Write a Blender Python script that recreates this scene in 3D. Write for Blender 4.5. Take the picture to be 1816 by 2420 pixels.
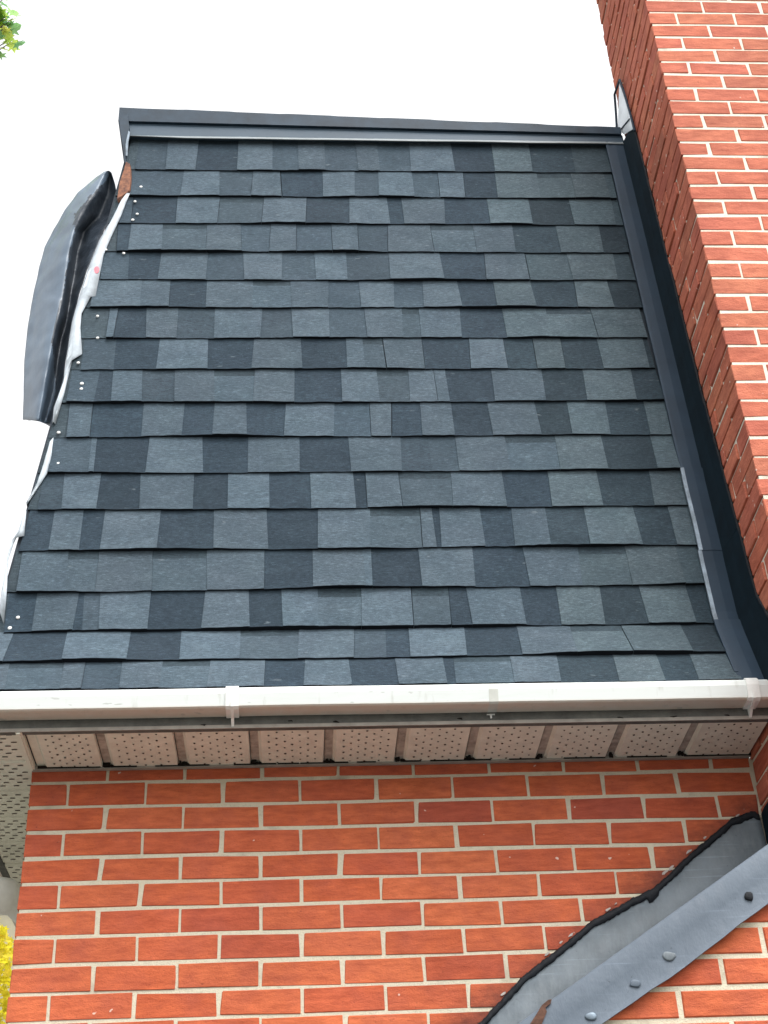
import bpy, bmesh, math, random
from mathutils import Vector, Matrix, noise as mnoise

for o in list(bpy.data.objects):
    bpy.data.objects.remove(o)
scene = bpy.context.scene
COL = scene.collection

# ------------------------------------------------------------------ camera
# solved from the brick bond (225 x 75 mm) and the soffit seams
R0 = Vector((0.998023262676341, -0.04655193418360919, -0.0422194810559572))    # image right
R1 = Vector((-0.008226799474535081, 0.5692420069900875, -0.8221288568393144))  # image down
R2 = Vector((0.062304790564411655, 0.8208510552477086, 0.5677337916409956))    # forward
CAM = Vector((0.66428542, -3.94389355, -1.81269589))
FPX, CX, CY = 3400.09, 908.0, 1210.0            # in pixels of the 1816 x 2420 photograph
cd = bpy.data.cameras.new('camera')
cam = bpy.data.objects.new('camera', cd)
COL.objects.link(cam)
M = Matrix((R0, -R1, -R2)).transposed().to_4x4()
M.translation = CAM
cam.matrix_world = M
cd.sensor_fit = 'VERTICAL'
cd.sensor_height = 36.0
cd.sensor_width = 27.0
cd.lens = FPX / 2420.0 * 36.0
cd.clip_start = 0.05
cd.clip_end = 2000
scene.camera = cam

# ------------------------------------------------------------------ sky, sun, exposure
SUN_EL, SUN_AZ = math.radians(58), math.radians(150)   # azimuth clockwise from +Y
world = bpy.data.worlds.new('World')
scene.world = world
world.use_nodes = True
nt = world.node_tree
for n in list(nt.nodes):
    nt.nodes.remove(n)
wo = nt.nodes.new('ShaderNodeOutputWorld')
bg = nt.nodes.new('ShaderNodeBackground')
sky = nt.nodes.new('ShaderNodeTexSky')
sky.sky_type = 'NISHITA'
sky.sun_disc = False
sky.sun_elevation = SUN_EL
sky.sun_rotation = SUN_AZ
sky.air_density = 1.0
sky.dust_density = 6.0
sky.ozone_density = 1.0
hs = nt.nodes.new('ShaderNodeHueSaturation')           # overcast: nearly colourless cloud
hs.inputs['Saturation'].default_value = 0.08
hs.inputs['Value'].default_value = 3.1                 # thick bright cloud deck
nt.links.new(sky.outputs[0], hs.inputs['Color'])
mxw = nt.nodes.new('ShaderNodeMix')                    # even cloud layer over the clear-sky gradient
mxw.data_type = 'RGBA'
mxw.inputs[0].default_value = 0.5
mxw.inputs[7].default_value = (6.25, 6.27, 6.3, 1)
nt.links.new(hs.outputs[0], mxw.inputs[6])
nt.links.new(mxw.outputs[2], bg.inputs[0])
bg.inputs[1].default_value = 0.15
nt.links.new(bg.outputs[0], wo.inputs[0])

sl = bpy.data.lights.new('sun', 'SUN')
sl.energy = 0.9
sl.angle = math.radians(24)
sl.color = (1.0, 0.965, 0.92)
sun = bpy.data.objects.new('sun', sl)
COL.objects.link(sun)
sdir = Vector((math.sin(SUN_AZ) * math.cos(SUN_EL), math.cos(SUN_AZ) * math.cos(SUN_EL), math.sin(SUN_EL)))
sun.rotation_euler = sdir.to_track_quat('Z', 'Y').to_euler()
sun.location = sdir * 30
vs = scene.view_settings
vs.view_transform = 'Standard'
vs.look = 'None'
vs.gamma = 1.0
vs.exposure = 0.27
vs.use_curve_mapping = False

# ------------------------------------------------------------------ helpers
def ray(u, v):
    return R0 * ((u - CX) / FPX) + R1 * ((v - CY) / FPX) + R2
def onplane(u, v, ax, val):
    d = ray(u, v)
    return CAM + d * ((val - CAM[ax]) / d[ax])
def pix(p):
    q = p - CAM
    z = q.dot(R2)
    return CX + FPX * q.dot(R0) / z, CY + FPX * q.dot(R1) / z, z

class MB:
    def __init__(s):
        s.v, s.f, s.m = [], [], []
    def add(s, vs_, fs, mi=0):
        b = len(s.v)
        s.v += [tuple(p) for p in vs_]
        for f in fs:
            s.f.append(tuple(b + i for i in f))
            s.m.append(mi)
    def box(s, x0, x1, y0, y1, z0, z1, mi=0):
        s.add([(x0, y0, z0), (x1, y0, z0), (x1, y1, z0), (x0, y1, z0), (x0, y0, z1), (x1, y0, z1), (x1, y1, z1), (x0, y1, z1)],
              [(0, 3, 2, 1), (4, 5, 6, 7), (0, 1, 5, 4), (1, 2, 6, 5), (2, 3, 7, 6), (3, 0, 4, 7)], mi)
    def loft(s, rings, closed=True, caps=True, mi=0):
        n = len(rings[0])
        vs_ = [p for r in rings for p in r]
        fs = []
        m = n if closed else n - 1
        for i in range(len(rings) - 1):
            for j in range(m):
                a, b2 = i * n + j, i * n + (j + 1) % n
                fs.append((a, b2, b2 + n, a + n))
        if caps and closed:
            fs.append(tuple(range(n - 1, -1, -1)))
            k = (len(rings) - 1) * n
            fs.append(tuple(range(k, k + n)))
        s.add(vs_, fs, mi)
    def tube(s, pts, rad, n=10, mi=0):
        rings = []
        pts = [Vector(p) for p in pts]
        for i, p in enumerate(pts):
            t = (pts[min(i + 1, len(pts) - 1)] - pts[max(i - 1, 0)]).normalized()
            a = t.cross(Vector((0.13, 0.21, 0.97))).normalized()
            b = t.cross(a)
            r = rad[i] if isinstance(rad, (list, tuple)) else rad
            rings.append([p + (a * math.cos(k * 2 * math.pi / n) + b * math.sin(k * 2 * math.pi / n)) * r for k in range(n)])
        s.loft(rings, mi=mi)
    def mesh(s, name, mats, smooth=False):
        me = bpy.data.meshes.new(name)
        me.from_pydata(s.v, [], s.f)
        for m in (mats if isinstance(mats, (list, tuple)) else [mats]):
            me.materials.append(m)
        me.polygons.foreach_set('material_index', s.m)
        bm = bmesh.new()
        bm.from_mesh(me)
        bmesh.ops.recalc_face_normals(bm, faces=bm.faces)
        bm.to_mesh(me)
        bm.free()
        if smooth:
            me.polygons.foreach_set('use_smooth', [True] * len(me.polygons))
        me.update()
        return me
    def build(s, name, mats, parent=None, smooth=False):
        return link(name, s.mesh(name, mats, smooth), parent)
def link(name, me, parent=None, loc=(0, 0, 0), rotz=0.0):
    o = bpy.data.objects.new(name, me)
    COL.objects.link(o)
    o.location = loc
    o.rotation_euler = (0, 0, rotz)
    if parent:
        o.parent = parent
    return o
def tag(o, label=None, cat=None, kind=None, group=None):
    if label: o['label'] = label
    if cat: o['category'] = cat
    if kind: o['kind'] = kind
    if group: o['group'] = group
    return o

def mat(name, rough=0.8, spec=0.3, metal=0.0):
    m = bpy.data.materials.new(name)
    m.use_nodes = True
    t = m.node_tree
    b = t.nodes['Principled BSDF']
    b.inputs['Roughness'].default_value = rough
    b.inputs['Specular IOR Level'].default_value = spec
    b.inputs['Metallic'].default_value = metal
    return m, t, b
def N(t, ty, **kw):
    n = t.nodes.new(ty)
    for k, v in kw.items():
        setattr(n, k, v)
    return n
def mixc(t, fac, a, b, mode='MIX'):
    n = N(t, 'ShaderNodeMix', data_type='RGBA', blend_type=mode)
    for sck, val in ((n.inputs[0], fac), (n.inputs[6], a), (n.inputs[7], b)):
        if hasattr(val, 'links'):
            t.links.new(val, sck)
        elif isinstance(val, (int, float)):
            sck.default_value = val
        else:
            sck.default_value = (*val, 1)
    return n.outputs[2]
def math_(t, op, a, b=None, c=None):
    n = N(t, 'ShaderNodeMath', operation=op)
    for i, val in enumerate((a, b, c)):
        if val is None: continue
        if hasattr(val, 'links'): t.links.new(val, n.inputs[i])
        else: n.inputs[i].default_value = val
    return n.outputs[0]
def ramp(t, fac, stops, interp='LINEAR'):
    n = N(t, 'ShaderNodeValToRGB')
    n.color_ramp.interpolation = interp
    e = n.color_ramp.elements
    while len(e) < len(stops): e.new(0.5)
    for i, (p, c) in enumerate(stops):
        e[i].position = p
        e[i].color = (*c, 1) if len(c) == 3 else c
    t.links.new(fac, n.inputs[0])
    return n.outputs[0]
def wpos(t, scale=(1, 1, 1)):
    g = N(t, 'ShaderNodeNewGeometry')
    mp = N(t, 'ShaderNodeMapping')
    mp.inputs['Scale'].default_value = scale
    t.links.new(g.outputs['Position'], mp.inputs[0])
    return mp.outputs[0]
def noise(t, vec, scale, detail=4, rough=0.6):
    n = N(t, 'ShaderNodeTexNoise')
    n.inputs['Scale'].default_value = scale
    n.inputs['Detail'].default_value = detail
    n.inputs['Roughness'].default_value = rough
    t.links.new(vec, n.inputs['Vector'])
    return n.outputs[0]
def bump(t, b, h, strength=0.4, dist=0.002):
    n = N(t, 'ShaderNodeBump')
    n.inputs['Strength'].default_value = strength
    n.inputs['Distance'].default_value = dist
    t.links.new(h, n.inputs['Height'])
    t.links.new(n.outputs[0], b.inputs['Normal'])
W0 = (0, 0, 0); W1 = (1, 1, 1)

# sloped shoulder of the chimney: height of its top along X
def z_sh(x): return -0.492 + 0.625 * (x - 1.844)

# ------------------------------------------------------------------ materials
def brick_material(name, stops, stain=False):
    m, t, b = mat(name, 0.88, 0.2)
    oi = N(t, 'ShaderNodeObjectInfo')
    base = ramp(t, oi.outputs['Random'], stops)
    p = wpos(t)
    n1 = noise(t, wpos(t, (14, 14, 60)), 1.0, 5, 0.65)            # wire-cut streaks along the brick
    c = mixc(t, ramp(t, n1, [(0.3, W0), (0.72, W1)]), (0.70, 0.62, 0.62), (1.17, 1.2, 1.2))
    c = mixc(t, 1.0, base, c, 'MULTIPLY')
    n2 = noise(t, p, 9.0, 3, 0.6)                                  # soft firing patches
    c = mixc(t, ramp(t, n2, [(0.42, W0), (0.78, (0.55,) * 3)]), c, (0.30, 0.075, 0.055))
    n3 = noise(t, p, 420.0, 2, 0.5)                                # grit
    c = mixc(t, ramp(t, n3, [(0.62, W0), (0.74, (0.5,) * 3)]), c, (0.16, 0.05, 0.035))
    n4 = noise(t, p, 38.0, 2, 0.4)                                 # lime splashes
    c = mixc(t, ramp(t, n4, [(0.735, W0), (0.755, (0.75,) * 3)]), c, (0.72, 0.60, 0.52))
    n7 = noise(t, wpos(t, (90, 90, 140)), 1.0, 3, 0.7)             # pits
    c = mixc(t, ramp(t, n7, [(0.24, (0.75,) * 3), (0.36, W0)]), c, (0.11, 0.035, 0.028))
    n8 = noise(t, p, 2.2, 4, 0.6)                                  # weathering across the face of the wall
    c = mixc(t, 1.0, c, ramp(t, n8, [(0.3, (0.84,) * 3), (0.7, (1.12,) * 3)]), 'MULTIPLY')
    if stain:                                                      # tar primer smeared along the flashing
        s = N(t, 'ShaderNodeSeparateXYZ')
        g = N(t, 'ShaderNodeNewGeometry')
        t.links.new(g.outputs['Position'], s.inputs[0])
        d = math_(t, 'SUBTRACT', s.outputs[2], math_(t, 'MULTIPLY_ADD', s.outputs[0], 0.655, -1.502))
        nz = noise(t, p, 24.0, 4, 0.7)
        d = math_(t, 'ADD', d, math_(t, 'MULTIPLY', math_(t, 'SUBTRACT', nz, 0.5), 0.14))
        c = mixc(t, ramp(t, d, [(0.0, (0.78,) * 3), (0.095, W0)]), c, (0.10, 0.035, 0.03))
    t.links.new(c, b.inputs['Base Color'])
    h = math_(t, 'ADD', math_(t, 'ADD', math_(t, 'MULTIPLY', n1, 0.7), n7), math_(t, 'MULTIPLY', n3, 0.5))
    bump(t, b, h, 0.8, 0.003)
    return m
ORANGE = [(0.0, (0.53, 0.118, 0.049)), (0.25, (0.58, 0.145, 0.063)), (0.45, (0.52, 0.115, 0.054)), (0.62, (0.62, 0.165, 0.070)),
          (0.80, (0.55, 0.130, 0.055)), (0.955, (0.49, 0.108, 0.052)), (1.0, (0.34, 0.080, 0.064))]
CHIM = [(0.0, (0.53, 0.155, 0.092)), (0.3, (0.57, 0.185, 0.112)), (0.55, (0.51, 0.15, 0.098)), (0.8, (0.58, 0.20, 0.115)), (1.0, (0.46, 0.16, 0.10))]
M_BRICK = brick_material('red_brick', ORANGE, True)
M_CBRICK = brick_material('chimney_brick', CHIM)
M_BBRICK = brick_material('chimney_base_brick', ORANGE)

def mortar_material(name, ca, cb):
    m, t, b = mat(name, 0.95, 0.1)
    p = wpos(t)
    n = noise(t, p, 30, 5, 0.7)
    n2 = noise(t, p, 260, 3, 0.7)
    c = mixc(t, n, ca, cb)
    c = mixc(t, ramp(t, n2, [(0.55, W0), (0.8, (0.6,) * 3)]), c, (0.22, 0.19, 0.15))
    n5 = noise(t, p, 7, 3, 0.6)
    c = mixc(t, ramp(t, n5, [(0.6, W0), (0.75, (0.6,) * 3)]), c, (0.27, 0.235, 0.18))
    t.links.new(c, b.inputs['Base Color'])
    bump(t, b, math_(t, 'ADD', n, n2), 0.7, 0.004)
    return m
M_MORTAR = mortar_material('mortar', (0.53, 0.475, 0.36), (0.67, 0.615, 0.485))
M_CMORTAR = mortar_material('chimney_mortar', (0.70, 0.64, 0.52), (0.82, 0.77, 0.66))

def brickwork_material():
    m, t, b = mat('distant_brickwork', 0.9, 0.2)
    p = N(t, 'ShaderNodeNewGeometry')
    s = N(t, 'ShaderNodeSeparateXYZ')
    t.links.new(p.outputs['Position'], s.inputs[0])
    cmb = N(t, 'ShaderNodeCombineXYZ')
    t.links.new(math_(t, 'ADD', s.outputs[0], s.outputs[1]), cmb.inputs[0])
    t.links.new(math_(t, 'SUBTRACT', s.outputs[2], 0.038), cmb.inputs[1])
    br = N(t, 'ShaderNodeTexBrick')
    br.inputs['Scale'].default_value = 1.0
    br.inputs['Brick Width'].default_value = 0.225
    br.inputs['Row Height'].default_value = 0.076
    br.inputs['Mortar Size'].default_value = 0.006
    br.inputs['Color1'].default_value = (0.46, 0.105, 0.05, 1)
    br.inputs['Color2'].default_value = (0.54, 0.145, 0.07, 1)
    br.inputs['Mortar'].default_value = (0.58, 0.53, 0.43, 1)
    t.links.new(cmb.outputs[0], br.inputs['Vector'])
    t.links.new(br.outputs['Color'], b.inputs['Base Color'])
    return m
M_BRICKWORK = brickwork_material()

def shingle_material(name, fixed=None):
    m, t, b = mat(name, 0.93, 0.25)
    p = wpos(t)
    oi = N(t, 'ShaderNodeObjectInfo')
    base = oi.outputs['Color'] if fixed is None else None
    n1 = noise(t, wpos(t, (60, 60, 190)), 1.0, 5, 0.75)      # granule rows lying across the slope
    n2 = noise(t, p, 900.0, 2, 0.6)
    n3 = noise(t, p, 7.0, 3, 0.55)
    f = ramp(t, n1, [(0.25, (0.55,) * 3), (0.45, (0.90,) * 3), (0.58, (1.12,) * 3), (0.74, (2.0,) * 3)])
    c = mixc(t, 1.0, base if base is not None else fixed, f, 'MULTIPLY')
    f2 = ramp(t, n2, [(0.3, (0.62,) * 3), (0.7, (1.35,) * 3)])
    c = mixc(t, 1.0, c, f2, 'MULTIPLY')
    c = mixc(t, ramp(t, n3, [(0.35, W0), (0.7, (0.45,) * 3)]), c, mixc(t, 1.0, c, (1.14, 1.05, 1.08), 'MULTIPLY'))
    n5 = noise(t, wpos(t, (9, 9, 15)), 1.0, 4, 0.65)           # blends of granule colours within a tab
    c = mixc(t, 1.0, c, ramp(t, n5, [(0.3, (0.82, 0.84, 0.86)), (0.55, (1.0, 1.0, 1.0)), (0.75, (1.25, 1.22, 1.2))]), 'MULTIPLY')
    n4 = noise(t, wpos(t, (22, 22, 60)), 1.0, 3, 0.5)         # scuffs
    c = mixc(t, ramp(t, n4, [(0.70, W0), (0.78, (0.5,) * 3)]), c, (0.19, 0.22, 0.24))
    t.links.new(c, b.inputs['Base Color'])
    bump(t, b, math_(t, 'ADD', n1, n2), 0.9, 0.0022)
    return m
M_SHINGLE = shingle_material('granule_shingle')
M_SH_BAND = shingle_material('granule_shingle_dark_band', (0.036, 0.055, 0.068))
def plain(name, col, rough=0.6, spec=0.4, metal=0.0, var=0.15, scale=12.0, bmp=0.0, col2=None, bdist=0.003):
    m, t, b = mat(name, rough, spec, metal)
    p = wpos(t)
    n = noise(t, p, scale, 5, 0.65)
    c2 = col2 if col2 else tuple(x * (1 - 2 * var) for x in col)
    c = mixc(t, ramp(t, n, [(0.35, W0), (0.7, W1)]), col, c2)
    t.links.new(c, b.inputs['Base Color'])
    if bmp:
        bump(t, b, n, bmp, bdist)
    return m
M_BUTT = plain('cut_asphalt_edge', (0.012, 0.015, 0.02), 0.95, 0.1)
M_DECK = plain('roofing_underlay', (0.05, 0.06, 0.075), 0.85, 0.2)
M_FLASH = plain('blue_grey_painted_metal', (0.024, 0.045, 0.072), 0.6, 0.25, 0.0, 0.12, 6, 0.12)
M_FLASHV = plain('black_bitumen_flashing', (0.004, 0.013, 0.021), 0.75, 0.15, 0.0, 0.2, 15, 0.3)
M_HEM = plain('bare_metal_hem', (0.20, 0.255, 0.31), 0.45, 0.5, 0.3, 0.3, 25, 0.2)
M_RIDGE = plain('ridge_metal', (0.036, 0.066, 0.098), 0.6, 0.4, 0.0, 0.12, 5, 0.1)
M_RIDGED = plain('ridge_metal_dark', (0.020, 0.042, 0.068), 0.6, 0.3, 0.0, 0.25, 9, 0.25)
M_LIP = plain('lit_metal_lip', (0.22, 0.25, 0.26), 0.45, 0.5, 0.0, 0.1, 14, 0.1)  # lip lightened in colour for the light its edge catches
M_WHITEM = plain('sky_white_saddle_metal', (0.80, 0.86, 0.92), 0.4, 0.5)  # bluish white puts the sky's reflection into the saddle colour
def gutter_material():
    m, t, b = mat('white_plastic_gutter', 0.42, 0.4)
    p = wpos(t, (3, 9, 20))
    n = noise(t, p, 1.5, 6, 0.7)
    n2 = noise(t, wpos(t, (30, 30, 8)), 1.0, 4, 0.7)
    g = N(t, 'ShaderNodeNewGeometry')
    s = N(t, 'ShaderNodeSeparateXYZ')
    t.links.new(g.outputs['Position'], s.inputs[0])
    low = ramp(t, s.outputs[2], [(0.0355, W1), (0.040, W0)])          # underside: streaky grime plus warm brick bounce light put into the colour
    c = mixc(t, ramp(t, n, [(0.5, W0), (0.8, (0.5,) * 3)]), (0.68, 0.71, 0.69), (0.58, 0.60, 0.57))
    c = mixc(t, math_(t, 'MULTIPLY', low, ramp(t, n2, [(0.3, (0.75,) * 3), (0.65, W1)])), c, (0.60, 0.52, 0.44))
    n3 = noise(t, wpos(t, (20, 20, 70)), 1.0, 2, 0.5)
    c = mixc(t, ramp(t, n3, [(0.70, W0), (0.74, (0.55,) * 3)]), c, (0.36, 0.36, 0.33))
    n6 = noise(t, wpos(t, (34, 34, 3)), 1.0, 3, 0.6)                 # thin rain streaks
    c = mixc(t, ramp(t, n6, [(0.60, W0), (0.72, (0.4,) * 3)]), c, (0.42, 0.42, 0.37))
    t.links.new(c, b.inputs['Base Color'])
    return m
M_GUTTER = gutter_material()
M_BRACKET = plain('white_plastic_bracket', (0.84, 0.84, 0.81), 0.45, 0.4, 0, 0.08, 20)
M_BAND = plain('yellowed_bracket_band', (0.60, 0.61, 0.56), 0.5, 0.3, 0, 0.08, 20)
M_FASCIA = plain('eave_shaded_fascia_board', (0.15, 0.15, 0.138), 0.8, 0.2, 0, 0.22, 18, 0.1, (0.085, 0.085, 0.08))  # grey taken darker to carry the shadow under the eave
M_SOFFIT = plain('beige_soffit_metal', (0.80, 0.79, 0.68), 0.6, 0.3, 0, 0.08, 16, 0.05)
M_SOFFITG = plain('dark_soffit_groove', (0.50, 0.46, 0.40), 0.7, 0.2, 0, 0.25, 30)  # groove faces coloured darker than the flat of the panel
M_SOFTRIM = plain('soffit_edge_trim', (0.36, 0.33, 0.29), 0.6, 0.3, 0, 0.15, 20)
M_SIDESOF = plain('pale_side_soffit', (0.80, 0.79, 0.68), 0.55, 0.3, 0, 0.05, 12)
M_HOLE = plain('perforation_dark', (0.07, 0.045, 0.035), 0.9, 0.1)
M_DIRT = plain('cobweb_dirt', (0.02, 0.017, 0.015), 0.95, 0.05)
def sheet_material(name, ca, cb, cc):
    m, t, b = mat(name, 0.5, 0.35)
    p = wpos(t)
    n1 = noise(t, p, 4.0, 5, 0.65)
    n2 = noise(t, wpos(t, (40, 40, 14)), 1.0, 5, 0.75)
    n3 = noise(t, p, 75.0, 3, 0.6)
    mp = N(t, 'ShaderNodeMapping')
    mp.inputs['Rotation'].default_value = (0, math.radians(32), 0)
    mp.inputs['Scale'].default_value = (3, 20, 160)
    g_ = N(t, 'ShaderNodeNewGeometry')
    t.links.new(g_.outputs['Position'], mp.inputs[0])
    n4 = noise(t, mp.outputs[0], 1.0, 4, 0.7)                     # scratches along the sheet
    c = mixc(t, ramp(t, n1, [(0.35, W0), (0.7, W1)]), ca, cb)
    c = mixc(t, ramp(t, n2, [(0.45, W0), (0.75, (0.55,) * 3)]), c, cc)
    c = mixc(t, ramp(t, n4, [(0.62, W0), (0.72, (0.5,) * 3)]), c, tuple(min(1, x * 1.7) for x in ca))
    c = mixc(t, ramp(t, n3, [(0.68, W0), (0.74, (0.6,) * 3)]), c, tuple(x * 0.4 for x in cb))
    t.links.new(c, b.inputs['Base Color'])
    t.links.new(ramp(t, n2, [(0.3, (0.42,) * 3), (0.7, (0.7,) * 3)]), b.inputs['Roughness'])
    bump(t, b, math_(t, 'ADD', n1, math_(t, 'MULTIPLY', n2, 0.25)), 0.5, 0.012)
    return m
M_CAP = sheet_material('grey_painted_cap_sheet', (0.092, 0.118, 0.150), (0.070, 0.091, 0.118), (0.12, 0.145, 0.175))
M_UPST = sheet_material('grey_painted_upstand', (0.165, 0.195, 0.22), (0.085, 0.10, 0.11), (0.21, 0.235, 0.25))
M_TAR = plain('black_roofing_tar', (0.010, 0.012, 0.016), 0.7, 0.25, 0, 0.2, 60, 0.8)
M_LIME = plain('dried_mortar_smear', (0.46, 0.41, 0.38), 0.9, 0.1, 0, 0.15, 60, 0.5)
M_RUST = plain('rust_stain', (0.13, 0.065, 0.045), 0.8, 0.2, 0, 0.3, 90)
M_MEMB = plain('blue_grey_membrane_film', (0.125, 0.175, 0.235), 0.33, 0.5, 0, 0.3, 5, 0.25, (0.075, 0.105, 0.145), 0.012)
M_MEMBD = plain('black_bitumen_membrane', (0.022, 0.030, 0.042), 0.4, 0.4, 0, 0.3, 16, 0.6, (0.05, 0.065, 0.085), 0.012)
M_PAPER = plain('white_release_film', (0.52, 0.58, 0.63), 0.5, 0.4, 0, 0.1, 30, 0.5, None, 0.006)
M_PINK = plain('pink_print', (0.80, 0.25, 0.30), 0.6, 0.3)
M_WOOD = plain('weathered_orange_timber', (0.30, 0.14, 0.085), 0.85, 0.15, 0, 0.3, 60, 0.6, (0.09, 0.05, 0.045))
M_NAIL = plain('bright_nail_head', (0.80, 0.80, 0.78), 0.4, 0.5)
M_STUCCO = plain('beige_render', (0.42, 0.39, 0.30), 0.9, 0.1, 0, 0.1, 4, 0.2)
M_TILE = plain('brown_roof_tiles', (0.16, 0.10, 0.08), 0.85, 0.2)
M_GLASS = plain('window_glass_dark', (0.03, 0.04, 0.05), 0.08, 0.6)
M_BARK = plain('grey_bark', (0.13, 0.10, 0.075), 0.9, 0.1, 0, 0.3, 14, 0.7, None, 0.02)
M_CONC = plain('worn_paved_drive', (0.15, 0.15, 0.135), 0.9, 0.15, 0, 0.12, 3, 0.2)
def leaf_material(name, stops):
    m, t, b = mat(name, 0.5, 0.3)
    g = N(t, 'ShaderNodeNewGeometry')
    c = ramp(t, g.outputs['Random Per Island'], stops)
    n = noise(t, wpos(t), 25, 3, 0.6)
    c = mixc(t, 1.0, c, ramp(t, n, [(0.3, (0.75,) * 3), (0.7, (1.2,) * 3)]), 'MULTIPLY')
    t.links.new(c, b.inputs['Base Color'])
    tr = N(t, 'ShaderNodeBsdfTranslucent')
    t.links.new(c, tr.inputs['Color'])
    mx = N(t, 'ShaderNodeMixShader')
    mx.inputs[0].default_value = 0.6
    t.links.new(b.outputs[0], mx.inputs[1])
    t.links.new(tr.outputs[0], mx.inputs[2])
    t.links.new(mx.outputs[0], t.nodes['Material Output'].inputs[0])
    return m
M_LEAFG = leaf_material('maple_leaf', [(0, (0.16, 0.36, 0.16)), (0.4, (0.30, 0.52, 0.20)), (0.75, (0.48, 0.66, 0.14)), (1, (0.72, 0.68, 0.14))])
M_LEAFY = leaf_material('yellow_leaf', [(0, (0.62, 0.55, 0.03)), (0.5, (0.78, 0.70, 0.04)), (1, (0.82, 0.66, 0.10))])

# ------------------------------------------------------------------ ground and house root
GZ = -3.35
g = MB()
g.add([(-400, -400, GZ), (400, -400, GZ), (400, 400, GZ), (-400, 400, GZ)], [(0, 1, 2, 3)])
tag(g.build('ground', M_CONC), kind='structure')

house = bpy.data.objects.new('brick_house', None)
COL.objects.link(house)
house.location = (0, 0, GZ)
tag(house, 'red brick house with steep slate-grey shingled roof, white gutter and tall brick chimney', 'house')
bpy.context.view_layer.update()
def hpart(o):                      # keep world coordinates while parenting to the house empty
    o.parent = house
    o.matrix_parent_inverse = Matrix.Translation((0, 0, -GZ))
    return o

rng = random.Random(11)
# ------------------------------------------------------------------ bricks
def brick_mesh(name, lx, ly, h, seed, material, ch=0.0013, jit=0.0016):
    r = random.Random(seed)
    vs_ = []
    idx = {}
    for ix in (0, 1):
        for iy in (0, 1):
            for iz in (0, 1):
                cx_, cy_, cz_ = ix * lx, iy * ly, (iz - 0.5) * h
                sx, sy, sz = (1 - 2 * ix), (1 - 2 * iy), (1 - 2 * iz)
                j = [r.uniform(-jit, jit) for _ in range(3)]
                c = ch * r.choice((0.7, 0.9, 1.0, 1.3, 1.6, 4.0))
                for ax in range(3):
                    q = [cx_ + sx * c + j[0], cy_ + sy * c + j[1] * 0.6, cz_ + sz * c + j[2]]
                    if ax == 0: q[0] = cx_ + j[0]
                    if ax == 1: q[1] = cy_ + j[1] * 0.6
                    if ax == 2: q[2] = cz_ + j[2]
                    idx[(ix, iy, iz, ax)] = len(vs_)
                    vs_.append(q)
    fs = []
    for s_ in (0, 1):
        fs.append([idx[(s_, a, b, 0)] for a, b in ((0, 0), (1, 0), (1, 1), (0, 1))])
        fs.append([idx[(a, s_, b, 1)] for a, b in ((0, 0), (1, 0), (1, 1), (0, 1))])
        fs.append([idx[(a, b, s_, 2)] for a, b in ((0, 0), (1, 0), (1, 1), (0, 1))])
    for a in (0, 1):
        for b in (0, 1):
            fs.append([idx[(0, a, b, 1)], idx[(1, a, b, 1)], idx[(1, a, b, 2)], idx[(0, a, b, 2)]])
            fs.append([idx[(a, 0, b, 0)], idx[(a, 1, b, 0)], idx[(a, 1, b, 2)], idx[(a, 0, b, 2)]])
            fs.append([idx[(a, b, 0, 0)], idx[(a, b, 1, 0)], idx[(a, b, 1, 1)], idx[(a, b, 0, 1)]])
            for c in (0, 1):
                fs.append([idx[(a, b, c, 0)], idx[(a, b, c, 1)], idx[(a, b, c, 2)]])
    m = MB()
    m.add(vs_, fs)
    return m.mesh(name, material)
_bc = {}
def brick_data(lx, ly, h, material, nvar=7):
    k = (round(lx, 4), round(ly, 4), round(h, 4), material.name, rng.randrange(nvar))
    if k not in _bc:
        _bc[k] = brick_mesh('brick', lx, ly, h, hash(k[:3]) ^ (k[4] * 7919), material)
    return _bc[k]
def clip_poly(poly, f):            # keep where f(p) <= 0
    out = []
    for i in range(len(poly)):
        a, b = poly[i - 1], poly[i]
        fa, fb = f(a), f(b)
        if (fa <= 0) != (fb <= 0):
            k = fa / (fa - fb)
            out.append((a[0] + (b[0] - a[0]) * k, a[1] + (b[1] - a[1]) * k))
        if fb <= 0: out.append(b)
    return out
def prism_brick(poly, y0, y1, material, parent):
    m = MB()
    n = len(poly)
    cxp = sum(p[0] for p in poly) / n
    czp = sum(p[1] for p in poly) / n
    ins = [(p[0] + (0.003 if p[0] < cxp else -0.003), p[1] + (0.003 if p[1] < czp else -0.003)) for p in poly]
    m.loft([[(x - cxp, y0, z - czp) for x, z in ins], [(x - cxp, y0 + 0.003, z - czp) for x, z in poly], [(x - cxp, y1, z - czp) for x, z in poly]])
    o = m.build('brick', material, parent)
    o.location = (cxp, 0, czp)
    return o

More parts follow.
